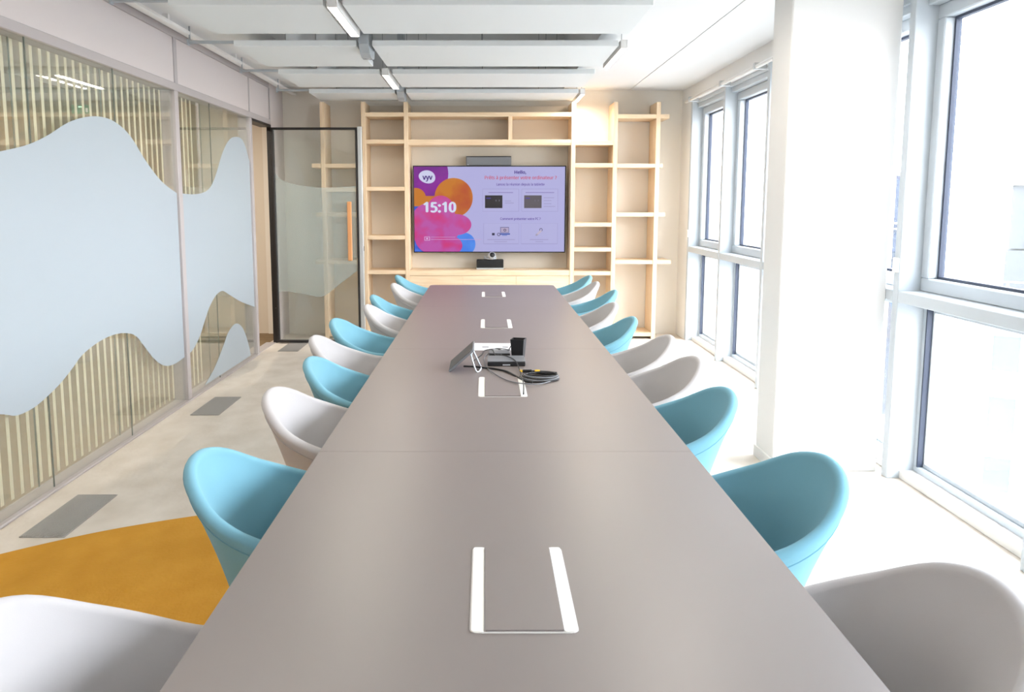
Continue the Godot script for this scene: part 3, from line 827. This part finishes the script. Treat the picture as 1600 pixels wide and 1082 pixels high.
# ---------------------------------------------------------------- chairs
func rim_height(p: float) -> float:
	var hs := [0.824, 0.798, 0.726, 0.675, 0.656, 0.605, 0.5]
	var t := absf(wrapf(p, -PI, PI)) / PI * 6.0
	var k := mini(int(t), 5)
	return cubic_interpolate(hs[k], hs[k + 1], hs[absi(k - 1)], hs[k + 2] if k < 5 else hs[5], t - k)

func rim_radius(p: float) -> float:
	# plan like a horseshoe: round back, arms that run forward
	var n := lerpf(2.2, 3.2, smoothstep(0.2, -0.6, cos(p)))
	var a := 0.285 if cos(p) > 0 else 0.255
	return pow(pow(absf(cos(p)) / a, n) + pow(absf(sin(p)) / 0.288, n), -1.0 / n)

func wall_radius(p: float, y: float) -> float:
	var t := clampf((y - 0.365) / (rim_height(p) - 0.385), 0, 1)
	return 0.165 + (rim_radius(p) - 0.165) * pow(t, 1.3)

func chair_profile(p: float) -> Array:
	var h := rim_height(p)
	var r := rim_radius(p)
	var out := []
	for k in 10:
		var y := lerpf(0.365, h - 0.02, k / 9.0)
		out.append(Vector2(wall_radius(p, y), y))
	for k in range(1, 8):
		var a := PI * k / 8.0
		out.append(Vector2(r - 0.018 + 0.018 * cos(a), h - 0.02 + 0.02 * sin(a)))
	var low := minf(0.47, h - 0.03)
	for k in 8:
		var y := lerpf(h - 0.02, low, k / 7.0)
		out.append(Vector2(wall_radius(p, y) - 0.036, y))
	var e: float = out[-1].x
	for q in [[0.9, 0.45], [0.75, 0.68], [0.5, 0.86], [0.25, 0.96], [0.0, 1.0]]:
		out.append(Vector2(e * q[0], lerpf(low, 0.43, q[1])))
	return out

func build_chair(fabric: StandardMaterial3D, seam: StandardMaterial3D) -> Node3D:
	var o := Node3D.new()
	if not cache.has("chair"):
		var n := 64
		var st := start(true)
		var rows := []
		for i in n: rows.append(chair_profile(TAU * i / n))
		var at := func(i: int, k: int) -> Vector3:
			var p: Vector2 = rows[i % n][k]
			var a := TAU * (i % n) / n
			return Vector3(-cos(a) * p.x, p.y, sin(a) * p.x)
		var m: int = rows[0].size()
		for i in n:
			for k in m - 1: quad(st, at.call(i, k), at.call(i, k + 1), at.call(i + 1, k + 1), at.call(i + 1, k))
			tri(st, at.call(i, 0), at.call(i + 1, 0), Vector3(0, 0.36, 0))
		cache["chair"] = done(st)
		var line := PackedVector3Array()
		for i in n:
			var a := TAU * i / n
			var h := rim_height(a)
			var r := wall_radius(a, h - 0.048) + 0.0005
			line.append(Vector3(-cos(a) * r, h - 0.048, sin(a) * r))
		cache["seam"] = tube(line, 0.0022, 6, true)
		cache["cushion"] = lathe([Vector2(0, 0.437), Vector2(0.06, 0.436), Vector2(0.09, 0.434), Vector2(0.1, 0.431), Vector2(0.098, 0.424), Vector2(0, 0.422)], 40)
		cache["stem"] = lathe([Vector2(0, 0.37), Vector2(0.09, 0.37), Vector2(0.09, 0.355), Vector2(0.03, 0.34), Vector2(0.027, 0.03), Vector2(0.05, 0.018), Vector2(0, 0.018)], 24)
		cache["foot"] = lathe([Vector2(0, 0.022), Vector2(0.06, 0.02), Vector2(0.2, 0.01), Vector2(0.21, 0.004), Vector2(0.208, 0), Vector2(0, 0)], 40)
	part(o, "shell", cache["chair"], fabric)
	part(o, "rim_seam", cache["seam"], seam)
	part(o, "seat_pad", cache["cushion"], fabric)
	part(o, "stem", cache["stem"], M.alu)
	part(o, "base", cache["foot"], M.alu)
	return o

func build_chairs() -> void:
	var protos := {"b": build_chair(M.blue_fabric, M.blue_seam), "g": build_chair(M.grey_fabric, M.grey_seam)}
	var order := ["first", "second", "third", "fourth", "fifth", "sixth", "seventh", "eighth", "ninth", "tenth"]
	# distance along the room, outermost point of the back, colour, small turn
	var left := [[7.84, -0.853, "b", 0.02], [7.02, -0.8, "g", -0.03], [6.14, -0.854, "b", 0.04], [5.53, -0.812, "g", 0.0], [4.84, -0.91, "b", -0.05], [4.21, -0.897, "g", 0.03], [3.6, -0.794, "b", 0.0], [2.97, -0.803, "g", -0.02], [2.2, -0.803, "b", 0.03], [1.28, -0.885, "g", 0.0]]
	var right := [[7.79, 1.003, "b", 0.03], [7.18, 0.989, "g", 0.0], [6.5, 1.04, "b", -0.04], [5.65, 0.906, "g", 0.03], [4.93, 0.908, "b", 0.0], [4.22, 0.969, "g", -0.03], [3.61, 0.957, "g", 0.02], [2.98, 0.91, "b", 0.0], [2.14, 0.937, "b", 0.04], [1.42, 0.945, "g", 0.0]]
	for side in 2:
		var list: Array = left if side == 0 else right
		for k in list.size():
			var c: Array = list[k]
			var o: Node3D = protos[c[2]].duplicate()
			o.name = numbered("tub_chair")
			add_child(o)
			var back: float = c[1]
			o.position = Vector3(back + 0.285 if side == 0 else back - 0.285, 0.0019 if c[0] < 4.3 else 0.0, -c[0])
			o.rotation.y = c[3] + (0.0 if side == 0 else PI)
			tag(o, "%s upholstered tub chair on the %s side, %s from the bookcase" % ["light blue" if c[2] == "b" else "pale grey", "glass partition" if side == 0 else "window", order[k]], "chair", "tub chairs along the table")
	for k in protos: protos[k].free()

# ---------------------------------------------------------------- rug and floor grilles
func build_floor_things() -> void:
	var poly := PackedVector2Array()
	for p in smooth_line([[-2.2, 3.3], [-2.085, 3.41], [-1.931, 3.539], [-1.76, 3.663], [-1.567, 3.771], [-1.358, 3.868], [-1.0, 4.0], [-0.6, 4.08], [-0.1, 4.05], [0.3, 3.85], [0.5, 3.5], [0.45, 3.0], [0.2, 2.4], [-0.1, 1.6], [-0.5, 0.7], [-1.1, 0.1], [-1.8, 0.0], [-2.2, 0.4]], 6): poly.append(p)
	var rug := solid("yellow_rug", plate(poly, 0.0012, func(u, v, t): return Vector3(u, t, -v)), M.yellow_carpet, Vector3(0, 0.0, 0), "mustard yellow curved carpet inlay beside the glass partition", "rug")
	rug.position.y = 0.0005
	var words := ["beside the yellow carpet", "by the partition post", "near the open glass door"]
	var spots := [Vector3(-2.0, 0, -3.863), Vector3(-1.994, 0, -6.042), Vector3(-2.005, 0, -8.6)]
	var st := start()
	for k in 22:
		add_cbox(st, Vector3(-0.0905 + k * 0.00862, 0.004, 0), Vector3(0.0056, 0.004, 0.53), 0.0)
	var slats := done(st)
	for k in 3:
		var o := thing("floor_grille", spots[k], "grey slatted air grille in the carpet " + words[k], "floor grille", "floor air grilles")
		slab(o, "pit", Vector3(-0.095, 0.0003, 0.268), Vector3(0.095, 0.002, -0.268), M.vent_dark)
		var f := part(o, "frame", ring(0.55, 0.205, 0.006, 0.005, 2, 0.001), M.vent_metal, Vector3(0, 0.0035, 0), Vector3(PI / 2, PI / 2, 0))
		f.rotation = Vector3(PI / 2, 0, PI / 2)
		part(o, "slats", slats, M.vent_metal).set_meta("kind", "stuff")

# ---------------------------------------------------------------- things on the table
func on_table(list: Array, y := 0.7435) -> Array:
	var out := []
	for p in list: out.append(Vector3(p[0], p[2] if p.size() > 2 else y, -p[1]))
	return out

func build_table_things() -> void:
	var p := thing("paper_sheet", Vector3(0.032, TY, -4.36), "white printed sheet lying behind the small black boxes", "paper", "", -0.03)
	slab(p, "sheet", Vector3(-0.105, 0.0002, 0.108), Vector3(0.105, 0.0012, -0.108), M.paper)
	for m in [[-0.03, 0.045, 0.035], [0.075, 0.06, 0.03]]: slab(p, "printed_block", Vector3(m[0] - m[2] / 2, 0.0012, 0.03), Vector3(m[0] + m[2] / 2, 0.0015, 0.0), M.ink)
	# pen cup
	var c := thing("black_cup", Vector3(0.164, TY, -4.05), "black square cup standing behind the docking box", "cup", "", -0.25)
	var st := start()
	var b := 0.027
	var t := 0.034
	var hh := 0.095
	for k in 4:
		var r := Basis(Vector3.UP, PI / 2 * k)
		quad(st, r * Vector3(-t, hh, t), r * Vector3(t, hh, t), r * Vector3(b, 0.0005, b), r * Vector3(-b, 0.0005, b))
		quad(st, r * Vector3(t - 0.003, hh, t - 0.003), r * Vector3(-t + 0.003, hh, t - 0.003), r * Vector3(-b + 0.003, 0.004, b - 0.003), r * Vector3(b - 0.003, 0.004, b - 0.003))
		quad(st, r * Vector3(-t, hh, t), r * Vector3(-t + 0.003, hh, t - 0.003), r * Vector3(t - 0.003, hh, t - 0.003), r * Vector3(t, hh, t))
	quad(st, Vector3(-b, 0.0005, -b), Vector3(b, 0.0005, -b), Vector3(b, 0.0005, b), Vector3(-b, 0.0005, b))
	quad(st, Vector3(-b, 0.004, b), Vector3(b, 0.004, b), Vector3(b, 0.004, -b), Vector3(-b, 0.004, -b))
	part(c, "body", done(st), M.black_plastic)
	# two flat boxes
	for d in [["docking_box", 0.1, 3.905, 0.177, 0.15, 0.024, "wider grey docking box with black front edge"], ["adapter_box", 0.073, 4.145, 0.106, 0.1, 0.014, "smaller grey adapter box in front of the paper"]]:
		var o := thing(d[0], Vector3(d[1], TY, -d[2]), d[6], "device")
		slab(o, "body", Vector3(-d[3] / 2, 0, d[4] / 2), Vector3(d[3] / 2, d[5] - 0.004, -d[4] / 2), M.black_plastic, 0.003)
		slab(o, "lid", Vector3(-d[3] / 2, d[5] - 0.004, d[4] / 2 - 0.002), Vector3(d[3] / 2, d[5], -d[4] / 2), M.grey_plastic, 0.0015)
		slab(o, "port", Vector3(-d[3] * 0.1, 0.004, d[4] / 2 - 0.002), Vector3(d[3] * 0.1, 0.009, d[4] / 2 + 0.001), M.silver_plastic)
	# tablet leaning on a wire stand, its screen towards the partition
	var a := thing("tablet", Vector3(-0.166, TY, -3.81), "slim dark tablet leaning on a grey stand", "tablet")
	var lean := -0.73
	var s := part(a, "slate", box(Vector3(0.15, 0.01, 0.235), 0.003), M.grey_plastic, Vector3(0.059, 0.052, 0), Vector3(0, 0, -lean))
	part(s, "glass_face", box(Vector3(0.142, 0.0015, 0.226), 0.0005), M.tablet_glass, Vector3(0, 0.0055, 0))
	var w := thing("tablet_stand", Vector3(-0.07, TY, -3.79), "bent grey wire stand behind the tablet", "stand")
	part(w, "wire", tube(spline([Vector3(0.005, 0.08, 0.085), Vector3(0.03, 0.005, 0.1), Vector3(0.05, 0.004, 0.05), Vector3(0.05, 0.004, -0.02), Vector3(0.045, 0.006, -0.05), Vector3(0.01, 0.082, -0.05)], 6), 0.004, 8), M.silver_plastic)
	part(w, "cross_bar", tube(PackedVector3Array([Vector3(0.006, 0.08, 0.088), Vector3(0.01, 0.082, -0.053)]), 0.006, 8), M.silver_plastic)
	# cables
	var cables := [
		["power_cable", 0.0042, M.black_plastic, "thick black cable from the tablet to the coil", [[-0.1, 3.78, 0.75], [-0.05, 3.78, 0.748], [0.0, 3.77], [0.035, 3.755], [0.093, 3.697], [0.127, 3.612], [0.165, 3.5], [0.2, 3.46]]],
		["grey_cable", 0.0026, M.grey_plastic, "thin grey cable looping towards the coiled leads", [[0.125, 4.1, 0.77], [0.056, 4.24, 0.752], [0.013, 4.131, 0.7445], [-0.005, 4.02], [-0.002, 3.9], [0.01, 3.77], [0.056, 3.571, 0.7495], [0.101, 3.466, 0.7495], [0.161, 3.41, 0.7495], [0.235, 3.425, 0.746], [0.318, 3.54]]],
		["socket_cable", 0.0026, M.black_plastic, "thin black cable running into the socket box", [[0.045, 4.26, 0.746], [0.03, 4.22, 0.752], [0.04, 4.16, 0.7575], [0.05, 4.06, 0.752], [0.07, 3.98, 0.768], [0.11, 3.93, 0.768], [0.14, 3.84, 0.766], [0.155, 3.74, 0.75], [0.158, 3.6, 0.748], [0.16, 3.4, 0.7525], [0.152, 3.22, 0.7495]]],
		["stand_cable", 0.0026, M.black_plastic, "short black cable between tablet stand and cup", [[-0.06, 3.95], [-0.02, 4.1], [0.0, 4.22, 0.746], [0.06, 4.262, 0.746], [0.11, 4.2, 0.746], [0.128, 4.09, 0.79]]],
	]
	for k in cables:
		var o := thing(k[0], Vector3.ZERO, k[3], "cable")
		part(o, "lead", tube(spline(on_table(k[4], TY + k[1] + 0.0003), 8), k[1], 8), k[2])
	var coil := thing("coiled_cable", Vector3(0.235, TY, -3.555), "coil of black and grey leads with a yellow tag", "cable")
	for k in 5:
		var pts := []
		for i in 12:
			var an := TAU * i / 12
			pts.append(Vector3(cos(an) * (0.085 - k * 0.004) + 0.003 * k, 0.004 + 0.003 * k + 0.0015 * sin(an * 2 + k), sin(an) * (0.088 - 0.011 * k) - 0.004 * k))
		part(coil, "loop", tube(spline(pts, 4, true), 0.0034, 8, true), M.black_plastic if k % 2 == 0 else M.grey_plastic)
	part(coil, "plug", box(Vector3(0.045, 0.014, 0.014), 0.004), M.black_plastic, Vector3(-0.045, 0.008, -0.125))
	part(coil, "plug_tip", box(Vector3(0.012, 0.009, 0.01), 0.001), M.yellow_tag, Vector3(-0.073, 0.008, -0.125))
	part(coil, "plug_lead", tube(spline([Vector3(-0.022, 0.008, -0.125), Vector3(0.01, 0.008, -0.12), Vector3(0.05, 0.012, -0.09), Vector3(0.078, 0.02, -0.03)], 6), 0.0034, 8), M.black_plastic)
	part(coil, "yellow_tag", box(Vector3(0.024, 0.012, 0.012), 0.002), M.yellow_tag, Vector3(0.0, 0.008, -0.1225))
